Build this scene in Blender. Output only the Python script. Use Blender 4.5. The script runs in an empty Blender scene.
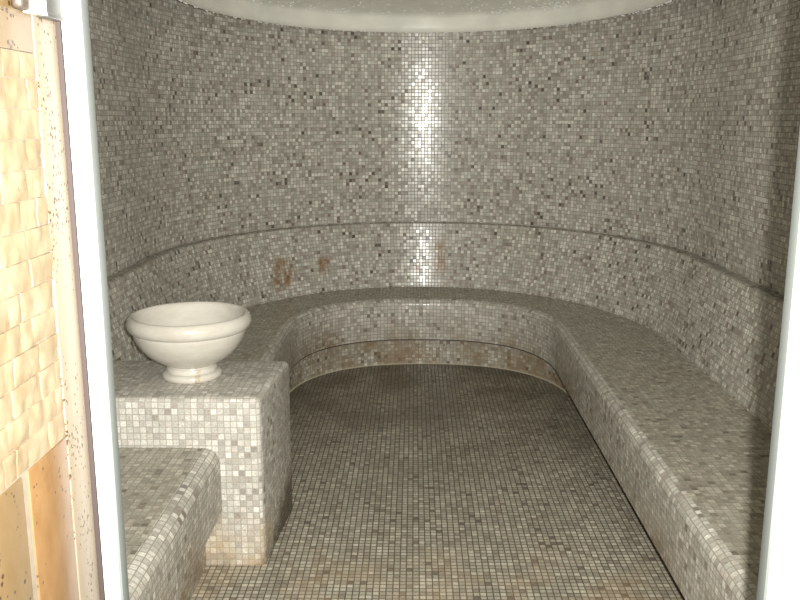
import bpy, bmesh, math, random
from mathutils import Vector, noise
random.seed(7)
S = 1.5                     # camera height in metres; plan sizes below are multiples of it
PITCH = 0.0217              # mosaic module: 20 mm tile and its joint
scene = bpy.context.scene
COL = scene.collection

# ------------------------------------------------------------------ helpers
def link(name, me, mat, parent=None):
    o = bpy.data.objects.new(name, me)
    COL.objects.link(o)
    if mat: me.materials.append(mat)
    if parent: o.parent = parent
    return o

def from_bm(name, bm, mat, parent=None, smooth=True, angle=35):
    me = bpy.data.meshes.new(name)
    bm.normal_update()
    bm.to_mesh(me); bm.free()
    if smooth:
        for p in me.polygons: p.use_smooth = True
        me.set_sharp_from_angle(angle=math.radians(angle))
    return link(name, me, mat, parent)

def structure(o): o['kind'] = 'structure'; return o

def empty(name, loc, label, cat):
    o = bpy.data.objects.new(name, None); COL.objects.link(o)
    o.location = loc; o['label'] = label; o['category'] = cat
    return o

def planar_uv(bm):
    """UVs in metres, each face laid flat along its dominant axis"""
    uv = bm.loops.layers.uv.verify()
    bm.normal_update()
    for f in bm.faces:
        n = f.normal
        a = max(range(3), key=lambda i: abs(n[i]))
        for l in f.loops:
            c = l.vert.co
            l[uv].uv = ((c.y, c.z), (c.x, c.z), (c.x, c.y))[a]

def add_box(bm, x0, x1, y0, y1, z0, z1, bevel=0, seg=3):
    r = bmesh.ops.create_cube(bm, size=1)
    for v in r['verts']:
        v.co = Vector(((x0+x1)/2 + v.co.x*(x1-x0), (y0+y1)/2 + v.co.y*(y1-y0), (z0+z1)/2 + v.co.z*(z1-z0)))
    if bevel:
        es = list({e for v in r['verts'] for e in v.link_edges})
        bmesh.ops.bevel(bm, geom=es, offset=bevel, segments=seg, affect='EDGES', profile=.5)

def box_obj(name, dims, mat, parent=None, bevel=0, seg=3, off=(0, 0, 0)):
    bm = bmesh.new(); add_box(bm, *dims, bevel=bevel, seg=seg)
    planar_uv(bm)
    for v in bm.verts: v.co -= Vector(off)
    return from_bm(name, bm, mat, parent)

def sp(v, e): return math.copysign(abs(v)**e, v) if abs(v) > 1e-9 else 0.
def path(cx, a, yc, b, y0r, y0l=None, n_str=14, n_arc=72, ex=2.):
    """plan line: right straight, half ellipse round the back, left straight (all times S)"""
    if y0l is None: y0l = y0r
    pts = []
    for i in range(n_str): pts.append((cx+a, y0r+(yc-y0r)*i/n_str))
    for i in range(n_arc+1):
        t = math.pi*i/n_arc
        pts.append((cx+a*sp(math.cos(t), 2/ex), yc+b*sp(math.sin(t), 2/ex)))
    for i in range(1, n_str+1): pts.append((cx-a, yc+(y0l-yc)*i/n_str))
    return [(x*S, y*S) for x, y in pts]

def loft(name, rows, mat, parent=None, flip=False, planar_rows=(), j0=0, j1=None, angle=35, off=(0, 0, 0)):
    """rows: list of (plan polyline, z in S). Surface between successive rows, UV in metres."""
    j1 = len(rows[0][0]) if j1 is None else j1
    P = [[Vector((x, y, z*S)) for x, y in pl[j0:j1]] for pl, z in rows]
    n = len(P[0])
    u = [0.0]
    mid = P[len(P)//2]
    full = [Vector((x, y, 0)) for x, y in rows[len(rows)//2][0]]
    start = sum((full[k+1]-full[k]).length for k in range(j0))
    u[0] = start
    for k in range(1, n): u.append(u[-1]+(mid[k].xy-mid[k-1].xy).length)
    v = [P[0][0].z]
    for i in range(1, len(P)): v.append(v[-1]+sum((P[i][k]-P[i-1][k]).length for k in range(n))/n)
    bm = bmesh.new(); uvl = bm.loops.layers.uv.verify()
    V = [[bm.verts.new(p-Vector(off)) for p in r] for r in P]
    for i in range(len(P)-1):
        for k in range(n-1):
            ids = [(i, k), (i, k+1), (i+1, k+1), (i+1, k)]
            if flip: ids.reverse()
            f = bm.faces.new([V[a][b] for a, b in ids])
            for l, (a, b) in zip(f.loops, ids):
                l[uvl].uv = (P[a][b].x, P[a][b].y) if i in planar_rows else (u[b], v[a])
    return from_bm(name, bm, mat, parent, angle=angle)

# ------------------------------------------------------------------ materials
class NT:
    def __init__(s, name):
        s.m = bpy.data.materials.new(name); s.m.use_nodes = True
        s.t = s.m.node_tree; s.b = s.t.nodes['Principled BSDF']
    def n(s, typ, **kw):
        o = s.t.nodes.new(typ)
        for k, v in kw.items(): setattr(o, k, v)
        return o
    def l(s, a, b): s.t.links.new(a, b)
    def put(s, sock, v):
        if hasattr(v, 'is_output'): s.l(v, sock)
        else: sock.default_value = v
    def math(s, op, a, b=0.0, c=None):
        o = s.n('ShaderNodeMath', operation=op)
        s.put(o.inputs[0], a); s.put(o.inputs[1], b)
        if c is not None: s.put(o.inputs[2], c)
        return o.outputs[0]
    def vmath(s, op, a, b=(0, 0, 0)):
        o = s.n('ShaderNodeVectorMath', operation=op)
        s.put(o.inputs[0], a); s.put(o.inputs[1], b)
        return o.outputs[0]
    def scale(s, a, k):
        o = s.n('ShaderNodeVectorMath', operation='SCALE'); s.put(o.inputs[0], a); s.put(o.inputs['Scale'], k)
        return o.outputs[0]
    def mix(s, f, a, b, mode='MIX'):
        o = s.n('ShaderNodeMix', data_type='RGBA', blend_type=mode)
        s.put(o.inputs[0], f); s.put(o.inputs[6], a); s.put(o.inputs[7], b)
        return o.outputs[2]
    def noise(s, vec, sc, det=2, rough=.5):
        o = s.n('ShaderNodeTexNoise'); s.put(o.inputs['Vector'], vec)
        o.inputs['Scale'].default_value = sc; o.inputs['Detail'].default_value = det; o.inputs['Roughness'].default_value = rough
        return o.outputs['Fac']
    def remap(s, v, a, b, c=0., d=1.):
        o = s.n('ShaderNodeMapRange'); s.put(o.inputs[0], v)
        for i, q in enumerate((a, b, c, d)): o.inputs[i+1].default_value = q
        return o.outputs[0]
    def ramp(s, v, stops, interp='CONSTANT'):
        o = s.n('ShaderNodeValToRGB'); r = o.color_ramp; r.interpolation = interp
        while len(r.elements) < len(stops): r.elements.new(.5)
        for e, (p, c) in zip(r.elements, stops): e.position = p; e.color = (*c, 1)
        s.l(v, o.inputs[0]); return o.outputs[0]
    def pos(s): return s.n('ShaderNodeNewGeometry').outputs['Position']
    def xyz(s, v):
        o = s.n('ShaderNodeSeparateXYZ'); s.l(v, o.inputs[0]); return o.outputs
    def blob(s, v, c, r):
        """soft mask: 1 at c falling to 0 at distance r"""
        return s.remap(s.math('ABSOLUTE', s.math('SUBTRACT', v, c)), r*.45, r, 1., 0.)

PAL = [(0.00, (.60, .585, .52)), (.19, (.455, .45, .395)), (.41, (.385, .375, .325)), (.62, (.355, .325, .285)),
       (.74, (.48, .445, .395)), (.86, (.295, .272, .235)), (.955, (.205, .168, .138)), (.988, (.10, .085, .072))]
def tone(p, k): return [(q, tuple(x*y for x, y in zip(c, k))) for q, c in p]

def soft(p, k): return [(q, tuple(x+(m-x)*k for x, m in zip(c, (.44, .42, .37)))) for q, c in p]

def mosaic(name, pal=PAL, grout=(.25, .225, .175), joint=.075, rough=.26, tilt=.05, dirt=None, bump=.35, seed=0., spec=.5):
    N = NT(name)
    uv = N.n('ShaderNodeUVMap').outputs[0]
    sc = N.scale(uv, 1/PITCH)
    fl = N.vmath('FLOOR', sc); fr = N.vmath('FRACTION', sc)
    wn = N.n('ShaderNodeTexWhiteNoise', noise_dimensions='3D')
    N.l(N.vmath('ADD', fl, (seed, seed*1.7, .5)), wn.inputs['Vector'])
    wv, wc = wn.outputs['Value'], wn.outputs['Color']
    # tiles of a colour gather loosely in patches
    cl = N.remap(N.noise(fl, .11, 2), .3, .7, -.06, .06)
    val = N.math('ADD', wv, cl)
    col = N.ramp(N.math('MULTIPLY', N.math('MINIMUM', N.math('MAXIMUM', val, 0), .999), 1.0), pal)
    # marble clouding inside each tile
    p = N.pos()
    cloud = N.math('MULTIPLY', N.remap(N.noise(p, 170, 2, .6), .3, .7, .76, 1.20), N.remap(N.xyz(wc)[2], 0, 1, .86, 1.14))
    m = N.n('ShaderNodeVectorMath', operation='SCALE'); N.l(col, m.inputs[0]); N.l(cloud, m.inputs['Scale'])
    col = m.outputs[0]
    # brown and black flecks in the marble
    fk = N.math('MULTIPLY', N.remap(N.noise(p, 62, 3, .65), .655, .70), N.remap(N.noise(p, 7, 2), .40, .55))
    col = N.mix(N.math('MULTIPLY', fk, .8), col, (.07, .052, .042, 1))
    X, Y, _ = N.xyz(fr)
    # jitter joint width a little
    dx = N.math('MINIMUM', X, N.math('SUBTRACT', 1., X))
    dy = N.math('MINIMUM', Y, N.math('SUBTRACT', 1., Y))
    d = N.math('MINIMUM', dx, dy)
    tile = N.remap(d, joint*.55, joint*1.3, 0., 1.)
    col = N.mix(tile, (*grout, 1), col)
    if dirt: col = dirt(N, p, col, tile)
    N.l(col, N.b.inputs['Base Color'])
    r = N.math('ADD', N.math('MULTIPLY', N.math('SUBTRACT', 1., tile), .5), N.remap(N.xyz(wc)[1], 0, 1, rough*.75, rough*1.3))
    N.l(r, N.b.inputs['Roughness'])
    N.b.inputs['Specular IOR Level'].default_value = spec
    g = N.n('ShaderNodeNewGeometry').outputs['Normal']
    tl = N.scale(N.vmath('SUBTRACT', wc, (.5, .5, .5)), tilt)
    nn = N.vmath('NORMALIZE', N.vmath('ADD', g, tl))
    bp = N.n('ShaderNodeBump'); bp.inputs['Strength'].default_value = bump; bp.inputs['Distance'].default_value = .0012
    N.l(tile, bp.inputs['Height']); N.l(nn, bp.inputs['Normal'])
    N.l(bp.outputs[0], N.b.inputs['Normal'])
    return N.m

def simple(name, col, rough=.5, metal=0., spec=.5, var=0., vs=20, bump=0., bs=60):
    N = NT(name)
    c = (*col, 1)
    if var:
        f = N.remap(N.noise(N.pos(), vs, 4), .3, .7, 1-var, 1+var*.6)
        m = N.n('ShaderNodeVectorMath', operation='SCALE'); m.inputs[0].default_value = col; N.l(f, m.inputs['Scale'])
        N.l(m.outputs[0], N.b.inputs['Base Color'])
    else: N.b.inputs['Base Color'].default_value = c
    N.b.inputs['Roughness'].default_value = rough; N.b.inputs['Metallic'].default_value = metal
    N.b.inputs['Specular IOR Level'].default_value = spec
    if bump:
        bp = N.n('ShaderNodeBump'); bp.inputs['Strength'].default_value = bump; bp.inputs['Distance'].default_value = .003
        N.l(N.noise(N.pos(), bs, 4), bp.inputs['Height']); N.l(bp.outputs[0], N.b.inputs['Normal'])
    return N.m

def travertine(name, c0, c1, pores=1., pscale=90, vein=(3, 3, 14), rough=.5, bump=.3):
    N = NT(name)
    p = N.pos()
    mp = N.vmath('MULTIPLY', p, vein)
    col = N.mix(N.remap(N.noise(mp, 5, 5, .6), .32, .68), (*c0, 1), (*c1, 1))
    vo = N.n('ShaderNodeTexVoronoi'); N.l(p, vo.inputs['Vector']); vo.inputs['Scale'].default_value = pscale
    vr = N.xyz(vo.outputs['Color'])[0]
    zone = N.remap(N.noise(N.vmath('MULTIPLY', p, (9, 26, 6)), 1., 2), .36, .56)
    rad = N.math('MULTIPLY', N.math('MULTIPLY', N.remap(vr, .35, 1., 0., .33*pores), zone), 1.)
    hole = N.remap(N.math('SUBTRACT', rad, vo.outputs['Distance']), -.03, .05)
    col = N.mix(hole, col, (.05, .025, .010, 1))
    N.l(col, N.b.inputs['Base Color']); N.b.inputs['Roughness'].default_value = rough
    h = N.math('SUBTRACT', N.math('MULTIPLY', N.noise(p, 70, 4), .4), hole)
    bp = N.n('ShaderNodeBump'); bp.inputs['Strength'].default_value = bump; bp.inputs['Distance'].default_value = .002
    N.l(h, bp.inputs['Height']); N.l(bp.outputs[0], N.b.inputs['Normal'])
    return N.m

# stains, dirt and plain darker zones, each with a shape of its own
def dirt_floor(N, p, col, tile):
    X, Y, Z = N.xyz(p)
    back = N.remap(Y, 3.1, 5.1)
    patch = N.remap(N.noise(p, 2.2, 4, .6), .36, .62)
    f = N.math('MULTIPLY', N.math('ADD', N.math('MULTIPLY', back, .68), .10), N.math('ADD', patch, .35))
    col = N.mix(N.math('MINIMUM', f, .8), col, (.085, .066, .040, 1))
    front = N.math('MULTIPLY', N.remap(Y, 2.95, 2.6), N.remap(N.noise(p, 5, 3), .4, .65))
    return N.mix(N.math('MULTIPLY', front, .25), col, (.42, .29, .15, 1))
def dirt_riser(N, p, col, tile):
    X, Y, Z = N.xyz(p)
    n1 = N.remap(N.noise(N.vmath('MULTIPLY', p, (1, 1, .35)), 5.5, 4, .6), .42, .66)
    low = N.remap(Z, .36, .17)
    f = N.math('MULTIPLY', N.math('MULTIPLY', n1, low), .7)
    return N.mix(f, col, (.17, .105, .035, 1))
def dirt_plinth(N, p, col, tile):
    n1 = N.remap(N.noise(p, 6, 4, .6), .35, .62)
    return N.mix(N.math('ADD', N.math('MULTIPLY', n1, .55), .15), col, (.20, .13, .055, 1))
def dirt_wedge_block(N, p, col, tile):
    X, Y, Z = N.xyz(p)
    n1 = N.remap(N.noise(p, 9, 4, .6), .3, .6)
    low = N.remap(Z, .21, .06)
    col = N.mix(N.math('MULTIPLY', N.math('MULTIPLY', n1, low), .5), col, (.42, .27, .11, 1))
    side = N.remap(N.math('ADD', N.math('SUBTRACT', N.math('MULTIPLY', N.math('SUBTRACT', Y, 2.78), .40), Z), N.remap(N.noise(p, 20, 3), .3, .7, -.03, .03)), -.07, .03)  # darker wedge, low at the front and rising towards the back
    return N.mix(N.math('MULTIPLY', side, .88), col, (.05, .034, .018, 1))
def stains_dark_ledge(N, p, col, tile):
    X, Y, Z = N.xyz(p)
    br = N.remap(N.noise(N.vmath('MULTIPLY', p, (1, 1, .45)), 26, 4, .7), .38, .60)
    back = N.remap(Y, 5.0, 5.15)
    tot = 0.
    for cx, w, z0, z1 in ((-.80, .07, .50, .66), (-.575, .045, .54, .64), (.17, .055, .50, .71), (.05, .05, .5, .57)):
        zz = N.blob(Z, (z0+z1)/2, (z1-z0)*.75)
        tot = N.math('MAXIMUM', tot, N.math('MULTIPLY', N.blob(X, cx, w), zz))
    f = N.math('MULTIPLY', N.math('MULTIPLY', tot, back), br)
    col = N.mix(N.math('MULTIPLY', f, .9), col, (.22, .115, .04, 1))
    return N.mix(N.math('MULTIPLY', N.remap(Z, .836, .840), .5), col, (.10, .085, .06, 1))  # ledge top mixed darker than the backrest below

M_wall = mosaic('mosaic wall', spec=.75, seed=3.)
M_back = mosaic('mosaic backrest', dirt=stains_dark_ledge, seed=11.)
M_seat = mosaic('mosaic seat', pal=tone(soft(PAL, .3), (.76, .74, .68)), seed=21., tilt=.05)
M_riser = mosaic('mosaic bench front', pal=soft(PAL, .3), rough=.34, dirt=dirt_riser, seed=31.)
M_plinth = mosaic('mosaic plinth', dirt=dirt_plinth, seed=41.)
M_block = mosaic('mosaic pedestal', pal=tone(soft(PAL, .42), (1.04, 1.04, 1.06)), grout=(.29, .27, .22), dirt=dirt_wedge_block, seed=51.)
M_floor = mosaic('mosaic floor', pal=tone(soft(PAL, .2), (.87, .84, .76)), grout=(.085, .07, .05), joint=.10, dirt=dirt_floor, seed=61., rough=.35)
M_lip_shade = simple('dark lip shade', (.03, .02, .012), .7)
M_seal = simple('pale sealant', (.42, .38, .28), .6)
M_plaster = simple('cream plaster', (.78, .77, .69), .35, var=.10, vs=7)
M_outer = simple('outer plaster', (.55, .48, .38), .7, var=.1)
M_white = simple('white frame', (.55, .56, .55), .4)
M_seal2 = simple('grey green edge', (.125, .137, .130), .5)
M_steel = simple('brushed steel', (.10, .10, .093), .45, metal=.4)
M_bright = simple('polished steel', (.86, .86, .85), .25, metal=.6)
M_cap = simple('steel with brown reflection', (.09, .07, .055), .4, metal=.3)  # brown colour paints in a reflection on the end plate
M_gap = simple('brown filler', (.035, .024, .022), .8)

def marble():
    N = NT('cream marble')
    p = N.pos()
    col = N.mix(N.remap(N.noise(N.vmath('MULTIPLY', p, (1, 1, 2.5)), 9, 6, .65), .42, .7), (.53, .505, .445, 1), (.46, .425, .36, 1))
    X, Y, Z = N.xyz(p)
    st = N.math('MULTIPLY', N.blob(X, -.752, .011), N.math('MULTIPLY', N.remap(Z, .655, .635), N.remap(Y, 2.92, 2.90)))
    col = N.mix(N.math('MULTIPLY', N.math('MULTIPLY', st, N.remap(N.noise(p, 90, 3), .35, .6)), .6), col, (.33, .19, .06, 1))
    N.l(col, N.b.inputs['Base Color'])
    N.b.inputs['Roughness'].default_value = .2
    return N.m
M_marble = marble()

# ------------------------------------------------------------------ room shell
CX = .035
Y0 = 1.124/S                # inside face of the door wall
n_str, n_arc = 14, 72
wall_lo = path(CX, .908, 2.78, 1.03, Y0)
rows = [(wall_lo, .56), (wall_lo, .8), (wall_lo, 1.1), (wall_lo, 1.47)]
structure(loft('wall_right', rows, M_wall, j0=0, j1=n_str+1))
structure(loft('wall_back', rows, M_wall, j0=n_str, j1=n_str+n_arc+1))
structure(loft('wall_left', rows, M_wall, j0=n_str+n_arc, j1=2*n_str+n_arc+1))

bm = bmesh.new()
vs = [bm.verts.new(v) for v in ((-1.6, -1.2, 0), (1.6, -1.2, 0), (1.6, 6.0, 0), (-1.6, 6.0, 0))]
bm.faces.new(vs); planar_uv(bm)
structure(from_bm('floor', bm, M_floor))

# door wall: two piers and a lintel round the opening
bm = bmesh.new()
add_box(bm, -1.6, -.452, .55, 1.122, 0, 2.3)
add_box(bm, .56, 1.6, .55, 1.122, 0, 2.3)
add_box(bm, -.452, .56, .55, 1.122, 2.12, 2.3)
planar_uv(bm)
structure(from_bm('wall_front', bm, M_outer, smooth=False))

# ceiling: flat soffit with a shallow oval dome let into it
def oval(a, b, n=144): return [((CX+a*math.cos(2*math.pi*i/n))*S, (2.79+b*math.sin(2*math.pi*i/n))*S) for i in range(n+1)]
RA, RB, RZ = .755, 1.015, 1.36
drows = [(oval(RA+.012, RB+.004), 1.47), (oval(RA+.012, RB+.004), RZ+.012), (oval(RA+.008, RB+.003), RZ+.003), (oval(RA, RB), RZ),
         (oval(RA-.006, RB-.006), RZ+.004), (oval(RA-.010, RB-.010), RZ+.02), (oval(RA-.014, RB-.014), RZ+.055), (oval(RA-.022, RB-.022), RZ+.068), (oval(RA-.04, RB-.04), RZ+.075)]
for i in range(1, 13):
    t = i/12*math.pi/2
    drows.append((oval((RA-.04)*math.cos(t)+.001, (RB-.04)*math.cos(t)+.001), RZ+.075+.11*math.sin(t)**2))
dome = loft('ceiling', drows, M_plaster, flip=True, angle=60)
structure(dome)
bm = bmesh.new()
inner = oval(RA+.012, RB+.004)[:-1]
outer = []
for x, y in inner:
    dx, dy = x-CX*S, y-2.79*S
    k = max(abs(dx)/(1.6), abs(dy)/(2.79*S-.9 if dy < 0 else 1.9), 1e-6)
    outer.append((CX*S+dx/k, 2.79*S+dy/k))
vi = [bm.verts.new((x, y, 1.47*S)) for x, y in inner]; vo_ = [bm.verts.new((x, y, 1.47*S)) for x, y in outer]
for i in range(len(vi)):
    j = (i+1) % len(vi); bm.faces.new((vi[i], vi[j], vo_[j], vo_[i]))
soff = from_bm('ceiling', bm, M_plaster, smooth=False)
structure(soff)

# condensation on the dome
bm = bmesh.new()
def drop(c, r, n):
    q = Vector((0, 0, 1)).rotation_difference(n)
    ring0 = None
    for k, (rr, hh) in enumerate(((1, 0), (.8, .45), (.42, .72))):
        ring = [bm.verts.new(c+q@Vector((rr*r*math.cos(a*math.pi/3), rr*r*math.sin(a*math.pi/3), hh*r))) for a in range(6)]
        if ring0:
            for a in range(6): bm.faces.new((ring0[a], ring0[(a+1) % 6], ring[(a+1) % 6], ring[a]))
        ring0 = ring
    tp = bm.verts.new(c+q@Vector((0, 0, r*.8)))
    for a in range(6): bm.faces.new((ring0[a], ring0[(a+1) % 6], tp))
prof = [(RA-.0, RB-.0, RZ), (RA-.010, RB-.010, RZ+.02), (RA-.014, RB-.014, RZ+.055), (RA-.022, RB-.022, RZ+.068), (RA-.04, RB-.04, RZ+.075)] + \
       [((RA-.04)*math.cos(i/24*math.pi), (RB-.04)*math.cos(i/24*math.pi), RZ+.075+.11*math.sin(i/24*math.pi)**2) for i in range(1, 9)]
def dome_pt(s, t):
    i = min(int(s), len(prof)-2); f = s-i
    a, b, z = (prof[i][k]*(1-f)+prof[i+1][k]*f for k in range(3))
    return Vector(((CX+a*math.cos(t))*S, (2.79+b*math.sin(t))*S, z*S))
for k in range(750):
    t = random.uniform(math.radians(-15), math.radians(195))
    s = 0. if random.random() < .22 else random.uniform(2.6, 10)
    p = dome_pt(s, t)
    n = (dome_pt(s, t+.02)-dome_pt(s, t-.02)).cross(dome_pt(min(s+.3, 11.5), t)-dome_pt(max(s-.3, 0), t)).normalized()
    if n.z > 0: n = -n
    if s == 0.: n = Vector((0, 0, -1))
    drop(p, random.uniform(.0035, .007), n)
N = NT('water'); N.b.inputs['Base Color'].default_value = (.95, .96, .95, 1); N.b.inputs['Roughness'].default_value = .15  # whitened base puts the drops' sparkle into their colour
N.b.inputs['IOR'].default_value = 1.33; N.b.inputs['Transmission Weight'].default_value = .25; N.b.inputs['Specular IOR Level'].default_value = 1.
o = from_bm('water_droplets', bm, N.m)
o['kind'] = 'stuff'; o['label'] = 'beads of condensation clinging to the cream dome ceiling and its rim'; o['category'] = 'water drops'

# ------------------------------------------------------------------ benches
ZT, ZL = .285, .12          # seat height, underside of the overhang
BLK0, BLK1 = 1.815, 2.13    # pedestal front and back
def inner_path(d, y0l=BLK1): return path(CX, .476+d, 2.955, .49+d, Y0, y0l, ex=2.4)
junction = path(CX, .806, 2.78, .955, Y0, BLK1)
bench = empty('tiled_bench', (CX*S, 2.955*S, 0), 'long mosaic-tiled bench curving round the back wall and down the right side', 'bench')
B0 = bench.location
plin = path(.056, .530, 2.955, .541, Y0, BLK1, ex=2.4)
loft('plinth', [(plin, 0), (plin, ZL)], M_plinth, bench, off=B0)
seal = path(.056, .526, 2.955, .537, Y0, BLK1, ex=2.4)
loft('sealant', [(seal, .0005), (plin, .004)], M_seal, bench, off=B0)
lip_shade = loft('joint', [(plin, ZL-.0038), (inner_path(.001), ZL-.0038), (inner_path(.001), ZL)], M_lip_shade, bench, off=B0)  # dark strip painted in for the shade under the overhang, not a joint
R = .026
fr = [(inner_path(.0), ZL), (inner_path(0.), ZL+.05), (inner_path(0.), ZT-R)]
for i in range(1, 7):
    t = i/6*math.pi/2
    fr.append((inner_path(R*(1-math.cos(t))), ZT-R+R*math.sin(t)))
loft('front', fr, M_riser, bench, off=B0)
e = inner_path(R)
mid = [[(x0+(x1-x0)*k/5, y0+(y1-y0)*k/5) for (x0, y0), (x1, y1) in zip(e, junction)] for k in range(6)]
loft('seat', [(m_, ZT) for m_ in mid], M_seat, bench, planar_rows=range(5), off=B0)
# leaning backrest with its narrow ledge, right round the room
j0 = path(CX, .806, 2.78, .955, Y0); j1 = path(CX, .872, 2.78, 1.002, Y0)
def lerp(a, b, t): return [(p[0]+(q[0]-p[0])*t, p[1]+(q[1]-p[1])*t) for p, q in zip(a, b)]
br = [(lerp(j0, j1, t), ZT+(.556-ZT)*t) for t in (0, .25, .5, .75, 1)]
br += [(path(CX, .876, 2.78, 1.006, Y0), .5597), (path(CX, .881, 2.78, 1.011, Y0), .561), (path(CX, .908, 2.78, 1.03, Y0), .561)]
loft('backrest', br, M_back, bench, off=B0)

# near left bench, in front of the pedestal
lb = empty('tiled_bench', ((CX-.65)*S, 1.3*S, 0), 'short mosaic-tiled bench in front of the pedestal, beside the left door jamb', 'bench')
L0 = lb.location
xl = lambda d: (CX-.466-d)
ZL = .135
def seg(d): return [(xl(d)*S, (Y0+(BLK0-.0015-Y0)*i/8)*S) for i in range(9)]
loft('plinth', [(seg(.042), 0), (seg(.042), ZL)], M_plinth, lb, flip=True, off=L0)
R2 = .036
fr = [(seg(.03), ZL), (seg(0.), ZL), (seg(0.), ZT-R2)]
for i in range(1, 8):
    t = i/7*math.pi/2
    fr.append((seg(R2*(1-math.cos(t))), ZT-R2+R2*math.sin(t)))
loft('front', fr, M_riser, lb, flip=True, off=L0)
loft('seat', [(seg(R2), ZT), (seg(.2), ZT), (seg(.339), ZT)], M_seat, lb, flip=True, planar_rows=(0, 1), off=L0)

# pedestal block
ZB = .40
bm = bmesh.new()
add_box(bm, -.79*S, -.338*S, BLK0*S, BLK1*S, 0, ZB*S)
for v in bm.verts:
    if v.co.x > -.6 and v.co.y > 2.9: v.co.x = -.316*S
tops = [e for e in bm.edges if all(v.co.z > ZB*S-.001 for v in e.verts)]
vert = [e for e in bm.edges if abs(e.verts[0].co.z-e.verts[1].co.z) > .1 and e.verts[0].co.x > -.6]
bmesh.ops.bevel(bm, geom=tops+vert, offset=.022, segments=5, affect='EDGES', profile=.5)
planar_uv(bm)
blk = from_bm('tiled_pedestal', bm, M_block)
blk['label'] = 'tall mosaic-tiled block carrying the marble basin at the left'; blk['category'] = 'pedestal'

# ------------------------------------------------------------------ marble basin
prof = [(0, 0), (.066, 0), (.0685, .002), (.0700, .006), (.0700, .010), (.068, .0145), (.0635, .017), (.0595, .0185), (.0592, .026), (.0580, .0285), (.0545, .030), (.054, .032),
        (.058, .034), (.070, .0395), (.086, .0495), (.102, .0625), (.115, .0775), (.1245, .0930), (.1300, .107), (.1318, .1135), (.1318, .1160), (.1350, .1175), (.1395, .1212), (.1430, .1275),
        (.1443, .1345), (.1432, .1420), (.1405, .1485), (.1365, .1530), (.1325, .1546), (.1290, .1535), (.1255, .149), (.1215, .141), (.115, .126), (.102, .106), (.085, .088), (.060, .074), (.030, .0665), (0, .065)]
def lathe(name, prof, mat, parent, off, n=72, k=S):
    bm = bmesh.new(); rings = []
    for r, z in prof:
        if r == 0: rings.append([bm.verts.new((0, 0, z*k+off))])
        else: rings.append([bm.verts.new((r*k*math.cos(2*math.pi*i/n), r*k*math.sin(2*math.pi*i/n), z*k+off)) for i in range(n)])
    for a, b in zip(rings, rings[1:]):
        for i in range(n):
            j = (i+1) % n
            if len(a) == 1: bm.faces.new((a[0], b[j], b[i]))
            elif len(b) == 1: bm.faces.new((a[i], a[j], b[0]))
            else: bm.faces.new((a[i], a[j], b[j], b[i]))
    bmesh.ops.recalc_face_normals(bm, faces=bm.faces)
    return from_bm(name, bm, mat, parent, angle=50)
basin = empty('marble_basin', (-.529*S, 1.985*S, ZB*S), 'cream marble bowl on a round foot, standing on the tiled block', 'basin')
cut = 11
lathe('foot', prof[:cut+1]+[(0, prof[cut][1])], M_marble, basin, 0)
lathe('bowl', [(0, prof[cut][1])]+prof[cut:], M_marble, basin, 0)

# ------------------------------------------------------------------ door frame
def jamb(name, x0, x1, inner, label):
    r = empty(name, ((x0+x1)/2, 1.114, 0), label, 'door frame')
    off = r.location
    g = .0032
    box_obj('profile', (x0+(g if inner < 0 else 0), x1-(g if inner > 0 else 0), 1.100, 1.1035, 0, 2.12), M_white, r, bevel=.0008, seg=2, off=off)
    a, b = (x0, x1) if inner > 0 else (x0, x1)
    se = box_obj('seal', (a, b, 1.1035, 1.128, 0, 2.12), M_seal2, r, bevel=.0006, seg=2, off=off)
    se['label'] = 'grey-green inner edge of the door frame'
    return r
jl = jamb('door_jamb', -.4325, -.408, 1, 'slim white upright of the door frame beside the travertine')
jr = jamb('door_jamb', .4885, .5595, -1, 'white upright of the door frame at the right edge')
box_obj('bead', (.514, .532, 1.0975, 1.1005, 0, 2.12), M_white, jr, bevel=.001, seg=2, off=jr.location)
structure(box_obj('trim_1', (-.4515, -.4330, 1.0970, 1.0995, 0, 2.12), M_gap))

# ------------------------------------------------------------------ travertine reveal
T_split = travertine('split travertine', (.245, .195, .125), (.155, .112, .06), pores=.6, pscale=120, vein=(6, 6, 4), rough=.7, bump=.6)
T_edge = travertine('pored travertine edge', (.205, .168, .122), (.18, .145, .10), pores=2.4, pscale=230, vein=(20, 20, 2), rough=.45)
T_orange = travertine('orange travertine', (.135, .073, .028), (.17, .10, .044), pores=1.5, pscale=175, vein=(8, 8, 5), rough=.35)
T_cream = travertine('honey travertine', (.18, .122, .06), (.155, .10, .042), pores=1.5, pscale=110, vein=(8, 8, 5), rough=.35)
T_grout = simple('pale grout', (.20, .17, .125), .8, var=.1, vs=60)
XW = -.438
rv = structure(box_obj('wall_entrance', (-.452, XW-.0026, .55, 1.092, 0, 2.12), T_grout))
box_obj('edge_strip', (XW-.012, XW, 1.031, 1.0965, 0, 2.12), T_edge, rv, bevel=.0016, seg=3)
box_obj('stone_slab', (XW-.012, XW-.0003, .920, 1.0300, .3, 1.108), T_orange, rv, bevel=.002, seg=2)
box_obj('stone_slab', (XW-.012, XW-.0003, .60, .905, .3, 1.108), T_cream, rv, bevel=.002, seg=2)
box_obj('stone_slab', (XW-.012, XW-.0003, .60, 1.0300, 1.575, 2.11), T_cream, rv, bevel=.002, seg=2)
bm = bmesh.new()
z = 1.110; row = 0
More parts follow.
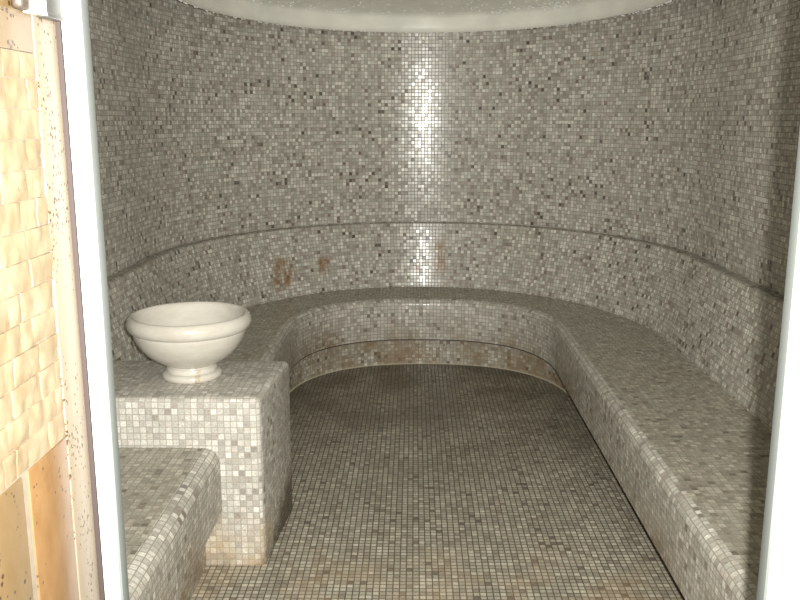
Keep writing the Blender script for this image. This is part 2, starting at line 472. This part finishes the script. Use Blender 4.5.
while z < 1.570:
    h = .0335
    y = .60 - random.uniform(0, .05)
    while y < 1.0285:
        w = random.uniform(.026, .085)
        y1 = min(y+w, 1.0300)
        if y1-y > .006:
            pr = random.uniform(-.0008, .0013)
            nx, nz = max(2, int((y1-y)/.006)), 5
            G = []
            for i in range(nx+1):
                G.append([])
                for k in range(nz+1):
                    yy = y+.0006+(y1-y-.0012)*i/nx; zz = z+.0006+(min(h, 1.5745-z)-.0012)*k/nz
                    edge_ = (i in (0, nx)) or (k in (0, nz))
                    q = noise.noise(Vector((yy*60, zz*60, row*3.1)))*.0024+noise.noise(Vector((yy*170, zz*170, 5)))*.0009
                    G[-1].append(bm.verts.new((XW+pr+q-(.0009 if edge_ else 0), yy, zz)))
            for i in range(nx):
                for k in range(nz): bm.faces.new((G[i][k], G[i+1][k], G[i+1][k+1], G[i][k+1]))
            ring = [G[i][0] for i in range(nx+1)]+[G[nx][k] for k in range(1, nz+1)]+[G[i][nz] for i in range(nx-1, -1, -1)]+[G[0][k] for k in range(nz-1, 0, -1)]
            back = [bm.verts.new((XW-.010, v.co.y, v.co.z)) for v in ring]
            for a in range(len(ring)):
                b = (a+1) % len(ring); bm.faces.new((ring[b], ring[a], back[a], back[b]))
        y = y1
    z += h; row += 1
planar_uv(bm)
from_bm('split_face_stone', bm, T_split, rv, angle=40)

# ------------------------------------------------------------------ metal bracket by the jamb
bk = empty('metal_bracket', (-.425, 1.01, 1.62), 'small grey metal bracket fixed high on the travertine beside the jamb', 'bracket')
o_ = bk.location
box_obj('bar', (XW+.0005, -.4245, 1.0365, 1.084, 1.622, 1.70), M_steel, bk, bevel=.0015, off=o_)
box_obj('rail', (XW+.0005, -.4225, 1.0365, 1.084, 1.6165, 1.6225), M_steel, bk, bevel=.0015, off=o_)
box_obj('end_cap', (XW+.0005, -.422, 1.003, 1.0355, 1.617, 1.705), M_bright, bk, bevel=.002, off=o_)
box_obj('end_plate', (XW+.0005, -.4245, .975, 1.001, 1.6185, 1.70), M_cap, bk, bevel=.005, off=o_)

# ------------------------------------------------------------------ camera, flash, ambient
cam = bpy.data.cameras.new('camera'); co = bpy.data.objects.new('camera', cam); COL.objects.link(co)
cam.sensor_width = 36; cam.lens = 866/800*36; cam.clip_start = .05
co.location = (0, 0, S); co.rotation_euler = (math.radians(90-11.74), 0, math.radians(.926))
scene.camera = co

fl = bpy.data.lights.new('camera_flash', 'SPOT'); fo = bpy.data.objects.new('camera_flash', fl); COL.objects.link(fo)
fl.energy = 640; fl.color = (1., .982, .925); fl.shadow_soft_size = .014
fl.spot_size = math.radians(105); fl.spot_blend = 1.
fo.location = (.048, 0, S+.03); fo.rotation_euler = (math.radians(90-9), 0, math.radians(.9))

w = bpy.data.worlds.new('world'); scene.world = w; w.use_nodes = True
w.node_tree.nodes['Background'].inputs[0].default_value = (1., .96, .9, 1)
w.node_tree.nodes['Background'].inputs[1].default_value = .35
scene.view_settings.view_transform = 'Standard'; scene.view_settings.look = 'None'
scene.view_settings.exposure = 0.; scene.view_settings.gamma = 1.
